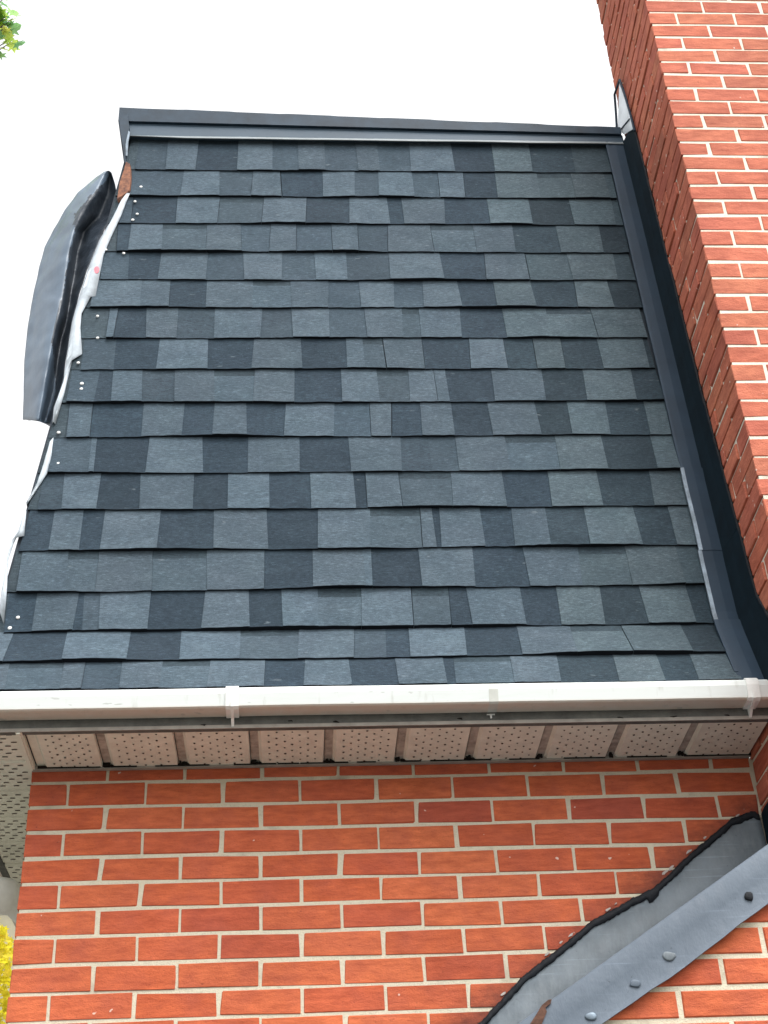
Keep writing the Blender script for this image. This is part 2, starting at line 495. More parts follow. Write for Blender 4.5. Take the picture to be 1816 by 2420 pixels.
# ------------------------------------------------------------------ front wall
XL, XC = -0.108, 2.035
HC = 0.076
wall_bot = -1.45
m = MB()
m.box(XL + 0.003, 2.6, 0.0022, 6.0, wall_bot, 0.0, 0)
m.box(XL + 0.001, 2.6, 0.001, 6.0, GZ, wall_bot, 1)
wall = hpart(m.build('wall', [M_MORTAR, M_BRICKWORK]))
for c in range(0, 19):
    zc = -c * HC
    ks = [k * 0.225 for k in range(0, 10)] if c % 2 else [(k + 0.5) * 0.225 for k in range(0, 10)]
    edges = [XL - 0.006] + [x + rng.uniform(-0.0025, 0.0025) for x in ks if x < XC - 0.05] + [XC - 0.002]
    for i in range(len(edges) - 1):
        a, b = edges[i] + 0.0044, edges[i + 1] - 0.0044
        if i == len(edges) - 2: b = edges[i + 1] - 0.004
        if 0.5 * (a + b) > 1.25 and zc < z_sh(0.5 * (a + b)) - 0.06: continue
        L = b - a
        std = abs(L - 0.2152) < 0.008
        h = 0.0662
        me = brick_data(0.2152 if std else L, 0.09, h, M_BRICK)
        o = link('brick', me, wall, (a, rng.uniform(-0.0012, 0.0012), zc + rng.uniform(-0.0012, 0.0012)))
        o.rotation_euler = (0, rng.uniform(-0.004, 0.004), rng.uniform(-0.003, 0.003))

# ------------------------------------------------------------------ chimney
YF, YB = -0.5525, 0.0
CP = 0.0735
ZB0 = 2.853
XR = 2.035 + 0.215 * 4 + 0.01 * 3
ztop = ZB0 + CP * 19
m = MB()
m.box(XC + 0.0060, XR - 0.0065, YF + 0.0015, YB - 0.0065, z_sh(XC) - 0.1, ztop, 0)                # stack
chim = m.build('chimney', [M_CMORTAR, M_BRICKWORK])
hpart(chim)
def cbrick(x, y, z, lx, ly):
    me = brick_data(lx, ly, CP - 0.0105, M_CBRICK, 6)
    o = link('brick', me, chim, (x + rng.uniform(-0.0025, 0.0025), y + rng.uniform(-0.0012, 0.0004), z + rng.uniform(-0.0013, 0.0013)))
    o.rotation_euler = (0, rng.uniform(-0.005, 0.005), rng.uniform(-0.003, 0.003))
extra = MB()
for n in range(-19, 46):
    z = ZB0 - CP * (n + 0.5)
    if z < z_sh(XC) + 0.02: continue
    longf = (n % 2 != 0)
    xs = []
    if longf:
        xs = [(0.0, 0.215), (0.225, 0.215), (0.45, 0.215), (0.675, 0.215)]
        cornery = 0.1025
        ys = [(0.1125, 0.215), (0.3375, 0.215)]
    else:
        xs = [(0.0, 0.1025), (0.1125, 0.215), (0.3375, 0.215), (0.5625, 0.215), (0.7875, 0.1025)]
        cornery = 0.215
        ys = [(0.225, 0.215), (0.45, 0.1025)]
    for i, (x, l) in enumerate(xs):
        p = pix(Vector((XC + x, YF, z)))
        seen = (p[0] < 1850 and -60 < p[1] < 2480)
        if i == 0:
            vis = -90 < p[1] < 1500
            if z > -0.2 and (vis or z < 0.5):
                cbrick(XC, YF, z, l, cornery)
            else:
                extra.box(XC, XC + l, YF, YF + cornery, z - 0.0315, z + 0.0315)
        elif seen:
            cbrick(XC + x, YF, z, l, 0.09)
        else:
            extra.box(XC + x, XC + x + l, YF, YF + 0.09, z - 0.0315, z + 0.0315)
    for y, l in ys:
        p = pix(Vector((XC, YF + y + l / 2, z)))
        roof_y = -0.165 + 0.0756 * (z - 0.63)
        hid = (0.12 < z < 2.75) and YF + y > roof_y + 0.03
        if hid: continue
        if -70 < p[1] < 1900 and z < 4:
            cbrick(XC, YF + y, z, 0.09, l)
        else:
            extra.box(XC, XC + 0.09, YF + y, YF + y + l, z - 0.0315, z + 0.0315)
tag(extra.build('brickwork', M_CBRICK, chim), kind='stuff')
m = MB()
m.box(XC - 0.03, XR + 0.03, YF - 0.03, YB + 0.03, ztop, ztop + 0.07)
m.box(XC + 0.2, XC + 0.42, YF + 0.17, YF + 0.39, ztop + 0.07, ztop + 0.35)
m.box(XC + 0.5, XC + 0.72, YF + 0.17, YF + 0.39, ztop + 0.07, ztop + 0.35)
m.build('crown', M_STUCCO, chim)

# wide base of the chimney below the shoulder
XBL = 1.12
m = MB()
prof = [(XBL + 0.004, wall_bot), (XR, wall_bot), (XR, z_sh(XC) - 0.02), (XC, z_sh(XC) - 0.02), (XBL + 0.004, z_sh(XBL) - 0.02)]
m.loft([[(x, YF + 0.0035, z) for x, z in prof], [(x, -0.0015, z) for x, z in prof]])
m.box(XBL, XR + 0.001, YF + 0.001, -0.0015, GZ, wall_bot - 0.001, 1)
breast = hpart(m.build('chimney_base', [M_MORTAR, M_BRICKWORK]))
bz = -0.766
for n in range(-6, 10):
    z0, z1 = bz - CP * (n + 1) + 0.006, bz - CP * n - 0.006
    off = 1.672 if n % 2 == 0 else 1.783
    for k in range(-3, 6):
        a, b = off + (k - 1) * 0.2255 + 0.006, off + k * 0.2255 - 0.006
        a, b = max(a, XBL), min(b, XR)
        if b - a < 0.03: continue
        poly = [(a, z0), (b, z0), (b, z1), (a, z1)]
        if max(z_sh(a), z_sh(b)) - 0.015 < z0: continue
        if a > XC - 0.02 and z1 > z_sh(XC) - 0.02: continue
        u, v, _ = pix(Vector((a, YF, z1)))
        if u > 1880 or v > 2600: continue
        pc = clip_poly(poly, lambda p: p[1] - (z_sh(min(p[0], XC)) - 0.02))
        if len(pc) < 3: continue
        prism_brick([(p[0] + rng.uniform(-.001, .001), p[1] + rng.uniform(-.001, .001)) for p in pc], YF, YF + 0.05, M_BBRICK, breast)

# ------------------------------------------------------------------ shoulder cap sheet
XS0, XS1 = 1.06, 2.028
m = MB()
YA = YF - 0.014
rings = []
NS = 26
for i in range(NS + 1):
    x = XS0 + (2.3 - XS0) * i / NS
    zt = z_sh(x)
    w = 0.0016 * math.sin(x * 23) + 0.0012 * math.sin(x * 51 + 1)
    zb = zt - 0.126 + w - 0.010 * math.sin((x - 1.3) * 5.0)
    rings.append([(x, -0.010, zt + 0.004), (x, YA + 0.02, zt + 0.004), (x, YA + 0.006, zt + 0.001), (x, YA, zt - 0.010 + w * 0.4), (x, YA - 0.002 + w * 0.4, zt - 0.06), (x, YA - 0.001, zb + 0.016),
                  (x, YA - 0.009, zb), (x, YA - 0.0065, zb - 0.001), (x, YA + 0.003, zb + 0.017), (x, YA + 0.004, zt - 0.012), (x, YA + 0.02, zt - 0.001), (x, -0.010, zt - 0.001)])
rings = [r for r in rings if r[0][0] < 2.031] + [[(2.031, p[1], p[2] + 0.0) for p in rings[-1]]][:0]
m.loft(rings)
cap = hpart(m.build('shoulder_cap', M_CAP, None, True))
try:
    cap.data.set_sharp_from_angle(angle=math.radians(35))
except Exception: pass
# apron in front of the stack continues on the breast face
# upstand on the wall with its ragged tarred top
top = [(1.05, -0.845), (1.154, -0.76), (1.273, -0.646), (1.485, -0.496), (1.60, -0.438), (1.671, -0.406), (1.78, -0.319), (1.939, -0.201), (2.006, -0.177), (2.027, -0.187)]
def ztop_up(x):
    for (xa, za), (xb, zb) in zip(top, top[1:]):
        if xa <= x <= xb: return za + (zb - za) * (x - xa) / (xb - xa)
    return top[-1][1]
m = MB()
rings = []
for i in range(60):
    x = 1.06 + (2.026 - 1.06) * i / 59
    zt = ztop_up(x) - 0.012 + 0.004 * math.sin(x * 60) + 0.003 * math.sin(x * 131)
    yb = -0.012 - 0.004 * mnoise.noise(Vector((x * 6, 0, 1)))
    rings.append([(x, -0.004, zt), (x, -0.0075, zt), (x, yb - 0.004, (zt + z_sh(x)) / 2), (x, -0.016, z_sh(x)), (x, -0.012, z_sh(x)), (x, yb, (zt + z_sh(x)) / 2)])
m.loft(rings)
up = m.build('upstand', M_UPST, cap, True)
m = MB()                                                    # return of the upstand on the stack's side
prof = [(YF + 0.12, z_sh(2.03) + 0.006), (-0.012, z_sh(2.03) + 0.006), (-0.012, -0.186), (-0.05, -0.180), (-0.20, -0.182), (-0.34, -0.20), (YF + 0.12, -0.25)]
m.loft([[(2.0335, y, z) for y, z in prof], [(2.029, y, z) for y, z in prof]])
m.build('side_upstand', M_FLASHV, cap)
m = MB()                                                    # ragged tar bead
rings = []
for i in range(260):
    x = 1.055 + (2.024 - 1.055) * i / 259
    nz = lambda k, q: mnoise.noise(Vector((x * k, q, 0)))
    zc = ztop_up(x) - 0.008 + 0.004 * nz(9, 7)
    lump = 0.012 if 1.655 < x < 1.690 else 0.0
    hi = zc + 0.013 + 0.004 * nz(45, 1) + 0.003 * nz(120, 2) + 0.002 * nz(260, 8)
    lo = zc - 0.013 - lump + 0.005 * nz(40, 4) + 0.004 * nz(110, 5)
    d_ = 0.008 + 0.003 * nz(60, 9)
    rings.append([(x, -0.0035, hi), (x, -0.0035 - d_, hi - 0.004), (x, -0.006 - d_, zc), (x, -0.005 - d_, lo + 0.004), (x, -0.0035, lo), (x, 0.001, zc)])
m.loft(rings)
m.build('tar_bead', M_TAR, cap, True)
m = MB()                                                    # pale mortar smears beside the bead
for i in range(14):
    x = 1.10 + 0.88 * rng.random()
    z = ztop_up(x) + rng.uniform(0.004, 0.013)
    r_ = rng.uniform(0.004, 0.010)
    ps = []
    for k in range(9):
        a = k * 2 * math.pi / 9
        u_, w_ = math.cos(a) * r_ * rng.uniform(0.7, 1.3), math.sin(a) * r_ * 0.4 * rng.uniform(0.6, 1.3)
        ps.append((x + u_ * 0.83 - w_ * 0.55, z + 0.004 + u_ * 0.55 + w_ * 0.83))
    m.loft([[(px, -0.0020 - 0.00025 * i, pz) for px, pz in ps], [(px, 0.003, pz) for px, pz in ps]])
tag(m.build('mortar_smears', M_LIME, cap), kind='stuff')
def blob(name, u, v, ax, val, r, thick, material, parent, sx=1.0, sz=1.0, seed=0, face=(0, -1, 0)):
    c = onplane(u, v, ax, val)
    rr = random.Random(seed)
    m_ = MB()
    n = 12
    w = [rr.uniform(0.85, 1.12) for _ in range(n)]
    def ring(k, d):
        return [(math.cos(a * 2 * math.pi / n) * r * sx * k * w[a], -d, math.sin(a * 2 * math.pi / n) * r * sz * k * w[a]) for a in range(n)]
    m_.loft([ring(1.0, -0.002), ring(1.0, thick * 0.4), ring(0.7, thick * 0.85), ring(0.25, thick)])
    o = m_.build(name, material, parent, True)
    o.location = c
    return o
Bz = lambda x, y: (900 + .5518 * x, 1560 + .5518 * y)
blob('nail', *Bz(1577, 1012), 1, YA - 0.003, 0.011, 0.004, M_TAR, cap, 1, 1.1, 1)
blob('nail', *Bz(1235, 1268), 1, YA - 0.003, 0.013, 0.0022, M_UPST, cap, 1.2, .9, 2)
blob('nail', *Bz(1090, 1385), 1, YA - 0.003, 0.011, 0.0022, M_CAP, cap, 1.3, .8, 3)
blob('nail', *Bz(902, 1525), 1, YA - 0.003, 0.012, 0.0022, M_HEM, cap, 1.2, .8, 4)
m = MB()                                                   # rusty tear near the low end of the sheet
ps = [onplane(*Bz(a, b), 1, YA - 0.0045) for a, b in [(640, 1558), (665, 1520), (690, 1478), (718, 1455), (733, 1452), (728, 1470), (705, 1488), (712, 1505), (690, 1559)]]
m.loft([[(p.x, p.y, p.z) for p in ps], [(p.x, p.y + 0.005, p.z) for p in ps]])
m.build('rust_tear', M_RUST, cap)

# ------------------------------------------------------------------ roof surface
def yroof(z):
    if z > 0.36: return -0.165 + 0.0756 * (z - 0.63)
    return -0.1854 - (0.36 - z) * 0.475
def nroof(z):
    s = 0.0756 if z > 0.36 else 0.475
    return Vector((0, -1, s)).normalized()
def on_roof(u, v):
    z = 1.0
    for _ in range(14):
        p = onplane(u, v, 2, z)
        d = ray(u, v)
        # intersect with local plane y = y0 + s (z - z0)
        s = 0.0756 if z > 0.36 else 0.475
        z0 = 0.63 if z > 0.36 else 0.36
        y0 = -0.165 if z > 0.36 else -0.1854
        nn = Vector((0, 1, -s))
        t_ = (Vector((0, y0, z0)) - CAM).dot(nn) / d.dot(nn)
        z2 = (CAM + d * t_).z
        if abs(z2 - z) < 1e-5: break
        z = z2
    return CAM + d * t_
def xhip(z): return -0.235 + 0.1065 * (z - 0.36) if z > 0.36 else -0.235 - 0.5 * (0.36 - z)
ZE, ZT = 0.101, 2.80
m = MB()
zs = [ZE, 0.36, ZT]
front = [[(xhip(z), yroof(z) + 0.004, z) for z in zs], [(2.03, yroof(z) + 0.004, z) for z in zs]]
back = 3.2
vs_, fs = [], []
for z in zs:
    vs_ += [(xhip(z), yroof(z) + 0.004, z), (2.03, yroof(z) + 0.004, z), (2.03, back, z), (xhip(z), back, z)]
fs = [(3, 2, 1, 0)]
for i in range(2):
    for j in range(4):
        fs.append((i * 4 + j, i * 4 + (j + 1) % 4, i * 4 + 4 + (j + 1) % 4, i * 4 + 4 + j))
fs.append((8, 9, 10, 11))
m.add(vs_, fs)
roof = hpart(m.build('roof', M_DECK))

# shingle courses read off the photograph: per course a list of (boundary in photo px, tone)
T1 = (200, .4217); T2 = (850, .4217); T3 = (150, .4217); T4 = (850, .4518); T5 = (0, .512); T6 = (850, .512); T7 = (0, .5422); T8 = (850, .5422)
ROWS = [
 (T1, '298 M 465 L 630 D 862 L 1052 M 1200 L 1345 M 1528 L', T2, '103 M 285 L 520 D 750 L 955 D 1195 M 1395'),
 (T1, '265 M 552 L 755 M 938 L 1103 D 1338 L 1512 M', T2, '108 L 298 M 443 L 588 D 768 L 1000 B 1195 L 1385 M 1425'),
 (T1, '200 M 270 D 515 L 755 B 998 L 1245 D 1487 L', T2, '160 D 245 L 475 D 725 L 955 D 1190 L 1420 M 1460'),
 (T1, '185 D 258 L 435 B 685 L 880 M 1038 L 1190 M 1385 L 1535 M', T2, '157 L 408 B 645 L 865 D 1115 L 1350 D 1495'),
 (T1, '95 M 248 D 425 L 685 M 895 L 1105 M 1295 L 1468 M', T2, '170 L 458 D 702 L 940 M 1180 L 1430 M 1525'),
 (T3, '170 L 435 L 598 D 805 L 1060 B 1275 L 1488 M', T4, '5 L 178 M 335 L 520 D 710 L 905 D 1130 L 1315 D 1460'),
 (T3, '250 L 298 D 468 L 637 M 850 L 1108 M 1285 L 1488 M', T4, '35 L 222 B 315 L 530 D 760 L 980 B 1225 L 1485'),
 (T3, '110 M 290 D 535 L 808 D 1065 L 1333 D 1590 L', T4, '20 B 130 L 335 D 575 L 765 D 915 L 1065 D 1260 L 1495 D 1525'),
 (T3, '35 M 190 D 278 L 440 M 627 L 845 B 1068 L 1297 D 1562 L', T4, '95 B 258 L 398 L 460 D 700 L 960 D 1180 L 1430 D 1570'),
 (T3, '25 L 160 D 448 L 670 D 845 L 1025 D 1245 L 1515 M', T4, '55 L 168 D 325 L 485 D 685 L 930 D 1100 L 1295 D 1505 L 1610'),
 (T5, '235 M 420 L 440 D 685 L 935 D 1148 L 1382 D 1617 L', T6, '190 M 325 M 452 L 680 B 912 L 1130 D 1358 L 1465'),
 (T5, '190 M 295 L 455 D 650 L 892 D 1055 L 1242 D 1437 L 1635 D', T6, '30 L 190 B 425 L 668 D 880 L 1105 D 1350 L 1500'),
 (T5, '112 D 243 L 375 D 478 L 733 D 990 L 1233 D 1470 L', T6, '48 B 285 L 345 D 375 L 565 D 710 L 865 D 1050 L 1280 D 1445 L 1545'),
 (T5, '95 L 310 B 450 L 705 B 955 L 1222 D 1447 L', T6, '20 L 58 D 282 L 525 D 772 L 1015 B 1240 L 1480 M 1590'),
 (T7, '30 D 155 L 330 D 365 M 438 L 650 D 890 L 1085 D 1233 L 1385 B 1575 L', T8, '230 B 395 D 480 L 710 D 870 L 1055 D 1240 L 1440 D 1545'),
 (T7, '-60 L 35 D 285 L 560 D 790 L 1045 B 1300 L 1545 M', T8, '115 D 220 L 460 D 700 L 930 B 1165 L 1425 D 1610'),
 (T7, '-90 L 30 B 270 L 365 M 530 L 700 B 910 L 1155 D 1330 L 1525 D', T8, '165 L 370 D 415 B 665 L 870 D 1120 L 1310 D 1460 L 1640'),
]
DS = 1816 / 1660
BOT = [373, 430, 487, 548, 608, 668, 733, 800, 872, 945, 1022, 1100, 1187, 1274, 1361, 1424]
zbot = [on_roof(830 * DS, y * DS).z for y in BOT] + [ZE + 0.0]
ztopr = 2.735
TONE = {'L': (0.074, 0.105, 0.130), 'M': (0.050, 0.075, 0.096), 'D': (0.029, 0.047, 0.064), 'B': (0.064, 0.093, 0.115)}
row_first = []
for r, (ta, sa, tb, sb) in enumerate(ROWS):
    zb = zbot[r]
    zt = zbot[r - 1] if r else ztopr
    zt_real = zt + 0.014 if r else zt
    B, tones = [], []
    for (o_, k_), s_ in ((ta, sa), (tb, sb)):
        for tok in s_.split():
            if tok.lstrip('-').isdigit(): B.append(o_ + k_ * float(tok))
            else: tones.append(tok)
    vmid = pix(Vector((1.0, yroof((zb + zt) / 2), (zb + zt) / 2)))[1]
    X = []
    for u in B:
        z_ = (zb + zt) / 2
        p0, p1 = pix(Vector((0, yroof(z_), z_))), pix(Vector((2, yroof(z_), z_)))
        v = p0[1] + (p1[1] - p0[1]) * (u - p0[0]) / (p1[0] - p0[0])
        X.append(on_roof(u, v).x)
    # short butt of underlying course that shows between hip and first tab
    if X[0] > xhip((zb + zt) / 2) + 0.02:
        X.insert(0, max(xhip((zb + zt) / 2) + 0.008, X[0] - 0.16)); tones.insert(0, 'U')
    row_first.append(X[0])
    lean = [rng.uniform(-0.004, 0.004) for _ in X]
    def wav(x): return 0.0045 * mnoise.noise(Vector((x * 2.3, r * 3.1, 0.5))) + 0.0018 * mnoise.noise(Vector((x * 9, r * 1.7, 4.5)))
    def lift(x): return 0.0088 + 0.015 * max(-0.12, mnoise.noise(Vector((x * 2.6, r * 5.3, 9.5))))
    for i, tn in enumerate(tones):
        xa, xb = X[i], X[i + 1]
        under = tn == 'U'
        tt = 'M' if under else tn
        la, lb = lean[i], lean[i + 1]
        if i == 0: la = -0.1065 * (zt - zb) * -0.5
        proud = {'L': 0.0028, 'M': 0.0, 'D': 0.0, 'B': 0.0016}[tt]
        gap = -0.0015 if tt == 'L' else 0.0
        if tt == 'L' and i and tones[i - 1] in 'LB': gap = 0.0007
        if rng.random() < 0.13: gap = 0.0016                 # true butt joint between two strips
        nseg = 6 if xb - xa > 0.08 else 3
        def P(x, z, off):
            n_ = nroof(min(z, zt - 0.001))
            return Vector((x, yroof(z), z)) + n_ * off
        topv, midv, botv, buttv = [], [], [], []
        zmid = zt - 0.2 * (zt - zb)
        for j in range(nseg + 1):
            f = j / nseg
            x_t = xa + la + gap + (xb + lb - xa - la - 2 * gap) * f
            x_b = xa - la + gap + (xb - lb - xa + la - 2 * gap) * f
            x_m = x_t + (x_b - x_t) * 0.2
            jag = rng.uniform(-0.0012, 0.0012)
            l_ = lift(x_b) * (0.35 if under or r == 16 else 1.0)
            topv.append(P(x_t, zt_real, 0.001 + proud * 0.4))
            midv.append(P(x_m, zmid, 0.003 + proud * 0.8 + l_ * 0.1))
            botv.append(P(x_b, zb + wav(x_b) + jag - (0.0 if not under else -0.004), l_ + proud + 0.001))
            buttv.append(P(x_b, zb + wav(x_b) + jag + 0.0015, -0.001))
        mb = MB()
        nv = nseg + 1
        vv = topv + midv + botv + buttv
        fs_ = [(j, j + 1, nv + j + 1, nv + j) for j in range(nseg)]
        fm = [(nv + j, nv + j + 1, 2 * nv + j + 1, 2 * nv + j) for j in range(nseg)]
        fb = [(2 * nv + j, 2 * nv + j + 1, 3 * nv + j + 1, 3 * nv + j) for j in range(nseg)]
        n0 = len(vv)
        vv += [P(xa + la + gap, zt_real, -0.002), P(xb + lb - gap, zt_real, -0.002)]
        sides = [(0, nv, 2 * nv, 3 * nv, n0), (nv - 1, n0 + 1, 4 * nv - 1, 3 * nv - 1, 2 * nv - 1)]
        cx_ = sum((p.x for p in vv)) / len(vv)
        org = Vector(((xa + xb) / 2, yroof(zb), zb))
        mb.add([p - org for p in vv], [])
        if tt == 'B':
            mb.f += fs_; mb.m += [1] * nseg
        else:
            mb.f += fs_; mb.m += [0] * nseg
        mb.f += fm; mb.m += [0] * nseg
        mb.f += fb; mb.m += [2] * nseg
        mb.f += sides; mb.m += [0, 0]
        o = link('shingle', mb.mesh('shingle', [M_SHINGLE, M_SH_BAND, M_BUTT]), roof, org)
        k = rng.uniform(0.86, 1.14)
        tint = rng.uniform(-0.02, 0.02)
        green = 0.03 if xa > 1.4 else 0.0
        c = TONE[tt]
        if under: c = (0.050, 0.072, 0.086)
        o.color = (c[0] * k * (1 + tint + green), c[1] * k * (1 + green), c[2] * k * (1 - tint * 0.5 - green), 1)

# ------------------------------------------------------------------ nails along the hip
def roofdisc(name, u, v, r_, off, material, sx=1.0, parent=None):
    p = on_roof(u, v)
    n_ = nroof(p.z)
    m_ = MB()
    a = Vector((1, 0, 0)); b = n_.cross(a)
    ring = [(a * math.cos(k * math.pi / 5) * sx + b * math.sin(k * math.pi / 5)) * r_ for k in range(10)]
    m_.loft([[q for q in ring], [q + n_ * 0.002 for q in ring], [q * 0.6 + n_ * 0.0035 for q in ring]])
    o = m_.build(name, material, parent or roof, True)
    o.location = p + n_ * off
    return o
NAILS = [(200 + .4217 * a, 320 + .4217 * b) for a, b in [(318, 300), (297, 338), (285, 382), (297, 452), (272, 485), (122, 652), (222, 672)]]
NAILS += [(150 + .4217 * a, 660 + .4217 * b) for a, b in [(194, 218), (194, 340), (86, 480), (106, 596), (103, 626), (90, 664)]]
NAILS += [(140, 1027), (139, 1100), (44, 1464), (25, 1489)]
for u, v in NAILS:
    roofdisc('nail', u, v, rng.uniform(0.0052, 0.0068), 0.009, M_NAIL)

# ------------------------------------------------------------------ hip: film strip, timber, hanging membrane
def Z7(x, y): return (.3075 * x, 380 + .3075 * y)
def Z2(x, y): return (.4217 * x, 900 + .4217 * y)
left = [Z7(960, 283), Z7(910, 320), Z7(870, 400), Z7(760, 600), Z7(680, 800), Z7(600, 1050), Z7(583, 1110), Z7(550, 1230), Z7(520, 1430), Z7(500, 1560), Z7(470, 1780), Z7(412, 1880), Z7(398, 2020)]
right = [Z7(1003, 268), Z7(975, 330), Z7(938, 430), Z7(852, 615), Z7(800, 740), Z7(738, 1058), Z7(700, 1062), Z7(632, 1190), Z7(622, 1300), Z7(636, 1500), Z7(560, 1548), Z7(500, 1800), Z7(430, 2040)]
def film(lp, rp, name):
    m_ = MB()
    rings = []
    for (a, b) in zip(lp, rp):
        pa, pb = on_roof(*a), on_roof(*b)
        mid = pa.lerp(pb, 0.5) + Vector((0, -0.020, 0))
        pa = pa + Vector((0, 0.010, 0)); pb = pb + Vector((0, -0.012, 0))
        rings.append([pa, mid, pb, pb + Vector((0, .002, 0)), mid + Vector((0, .002, 0)), pa + Vector((0, .002, 0))])
    m_.loft(rings)
    return m_.build(name, M_PAPER, roof, True)
film(left, right, 'release_film')
film([Z2(265, 395), Z2(225, 500), Z2(185, 610), Z2(150, 700)], [Z2(303, 330), Z2(292, 430), Z2(268, 530), Z2(158, 702)], 'release_film')
film([Z2(138, 735), Z2(100, 830), Z2(60, 930), Z2(40, 1010), Z2(10, 1150), Z2(-12, 1260)], [Z2(152, 740), Z2(140, 880), Z2(92, 890), Z2(50, 1015), Z2(44, 1180), Z2(26, 1375)], 'release_film')
p = on_roof(*Z7(748, 865))
m = MB()
ring = [Vector((math.cos(k * math.pi / 6) * 0.010, 0, math.sin(k * math.pi / 6) * 0.018)) for k in range(12)]
m.loft([[q + Vector((0, -0.016, 0)) for q in ring], [q + Vector((0, -0.0185, 0)) for q in ring]])
o = m.build('printed_dot', M_PINK, roof); o.location = p
m = MB()                                                         # splintered timber at the top of the hip
ps = [Z7(975, 40), Z7(1003, 55), Z7(1010, 180), Z7(1000, 262), Z7(905, 330), Z7(925, 200), Z7(955, 110)]
pp = [on_roof(*a) for a in ps]
m.loft([[q + Vector((0, -0.022, 0)) for q in pp], [q + Vector((0.01, 0.03, 0)) for q in pp]])
m.build('timber', M_WOOD, roof)
# loose membrane bulging away from the hip, as cross sections from top to bottom: outer, crest, dark fold, hip side (zoom px)
MEM = [((800, 84), (818, 76), (838, 75), (858, 92)),
       ((745, 120), (795, 105), (850, 120), (884, 175)),
       ((600, 240), (740, 230), (830, 250), (900, 260)),
       ((500, 385), (620, 400), (760, 420), (868, 400)),
       ((425, 520), (560, 530), (650, 540), (795, 540)),
       ((345, 660), (520, 690), (600, 700), (730, 690)),
       ((300, 830), (490, 860), (570, 870), (668, 850)),
       ((262, 1000), (465, 1040), (540, 1050), (612, 1020)),
       ((235, 1150), (440, 1180), (520, 1190), (570, 1180)),
       ((208, 1340), (400, 1360), (470, 1370), (532, 1370)),
       ((190, 1540), (360, 1560), (440, 1570), (500, 1560)),
       ((184, 1740), (330, 1760), (410, 1770), (470, 1770)),
       ((176, 1985), (290, 1998), (345, 2020), (396, 2048))]
YOFF = [0.12, 0.0, 0.095, 0.035]
m = MB()
outer, inner = [], []
for i, sec in enumerate(MEM):
    k = min(1.0, 0.15 + i * 0.22)
    prof = [onplane(*Z7(a, b), 1, -0.03 + YOFF[j] * k) for j, (a, b) in enumerate(sec)]
    # smooth cross section, crest rolled over toward the outer edge
    dense = []
    for t_ in [q / 36 for q in range(37)]:
        s_ = t_ * 3
        j = min(2, int(s_)); f = s_ - j
        p0, p1, p2, p3 = prof[max(j - 1, 0)], prof[j], prof[j + 1], prof[min(j + 2, 3)]
        q = 0.5 * ((2 * p1) + (p2 - p0) * f + (2 * p0 - 5 * p1 + 4 * p2 - p3) * f * f + (3 * p1 - p0 - 3 * p2 + p3) * f ** 3)
        q = q + Vector((0, 0.008 * mnoise.noise(Vector((q.x * 14, q.z * 7, 2.0))) + 0.005 * mnoise.noise(Vector((q.x * 40, q.z * 25, 5.0))), 0))
        dense.append(q)
    outer.append(dense)
rings = []
for i in range(len(outer) - 1):
    for h_ in range(10):
        rings.append([a.lerp(b, h_ / 10) + Vector((0, 0.006 * mnoise.noise(a.lerp(b, h_ / 10) * 18), 0)) for a, b in zip(outer[i], outer[i + 1])])
rings.append(outer[-1])
rings = [rg + [q + Vector((0.001, 0.004, 0)) for q in reversed(rg)] for rg in rings]
m.loft(rings)
mo = m.build('loose_membrane', [M_MEMB, M_MEMBD], roof, True)
for poly in mo.data.polygons:                                    # bitumen side bare inside the fold, filmed outside
    u_, v_, _z = pix(Vector(poly.center))
    row_ = (v_ - 380) / .3075
    cr = [(74, 850), (120, 840), (410, 570), (550, 575), (750, 530), (1050, 480), (1300, 410), (1400, 395), (1600, 420), (1800, 430), (2050, 340)]
    for (ra, xa_), (rb, xb_) in zip(cr, cr[1:]):
        if ra <= row_ <= rb:
            lim = xa_ + (xb_ - xa_) * (row_ - ra) / (rb - ra)
            if u_ / .3075 > lim + 16 * mnoise.noise(Vector(poly.center) * 30) + 5 * mnoise.noise(Vector(poly.center) * 120): poly.material_index = 1

# ------------------------------------------------------------------ ridge metal at the top of the slope
def zr_top(x): return 2.905 - 0.047 * x
def zr_low(x): return 2.724 - 0.008 * x
yr = yroof(2.75)
m = MB(); rings = []
for i in range(41):
    x = -0.008 + (2.018 + 0.008) * i / 40
    a, b = zr_low(x), zr_top(x)
    w = 0.0012 * mnoise.noise(Vector((x * 5, 1, 1)))
    y0 = yr - 0.022 + w
    zm = a + (b - a) * 0.47
    rings.append([(x, y0, a + 0.015), (x, y0 + 0.003, zm - 0.004), (x, y0 - 0.001, zm), (x, y0 + 0.02, zm + 0.006), (x, y0 + 0.2, zm + 0.006), (x, y0 + 0.2, a + 0.02), (x, y0 + 0.012, a + 0.015)])
m.loft(rings)
rc = m.build('ridge_flashing', M_RIDGE, roof)
m = MB(); rings = []
for i in range(41):
    x = -0.012 + 2.03 * i / 40
    a = zr_low(x)
    y0 = yr - 0.022 + 0.0012 * mnoise.noise(Vector((x * 5, 1, 1)))
    th = 0.020 if x > 0.25 else 0.010 + 0.010 * max(0, x) / 0.25
    zz = a + 0.0005 + 0.002 * mnoise.noise(Vector((x * 4, 8, 1)))
    rings.append([(x, y0 - 0.001, a + 0.0148), (x, y0 - 0.010, zz + 0.0145 - th), (x, y0 - 0.007, zz + 0.0135 - th), (x, y0 + 0.006, a + 0.0135)])
m.loft(rings)
m.build('ridge_lip', M_LIP, roof)
m = MB(); rings = []
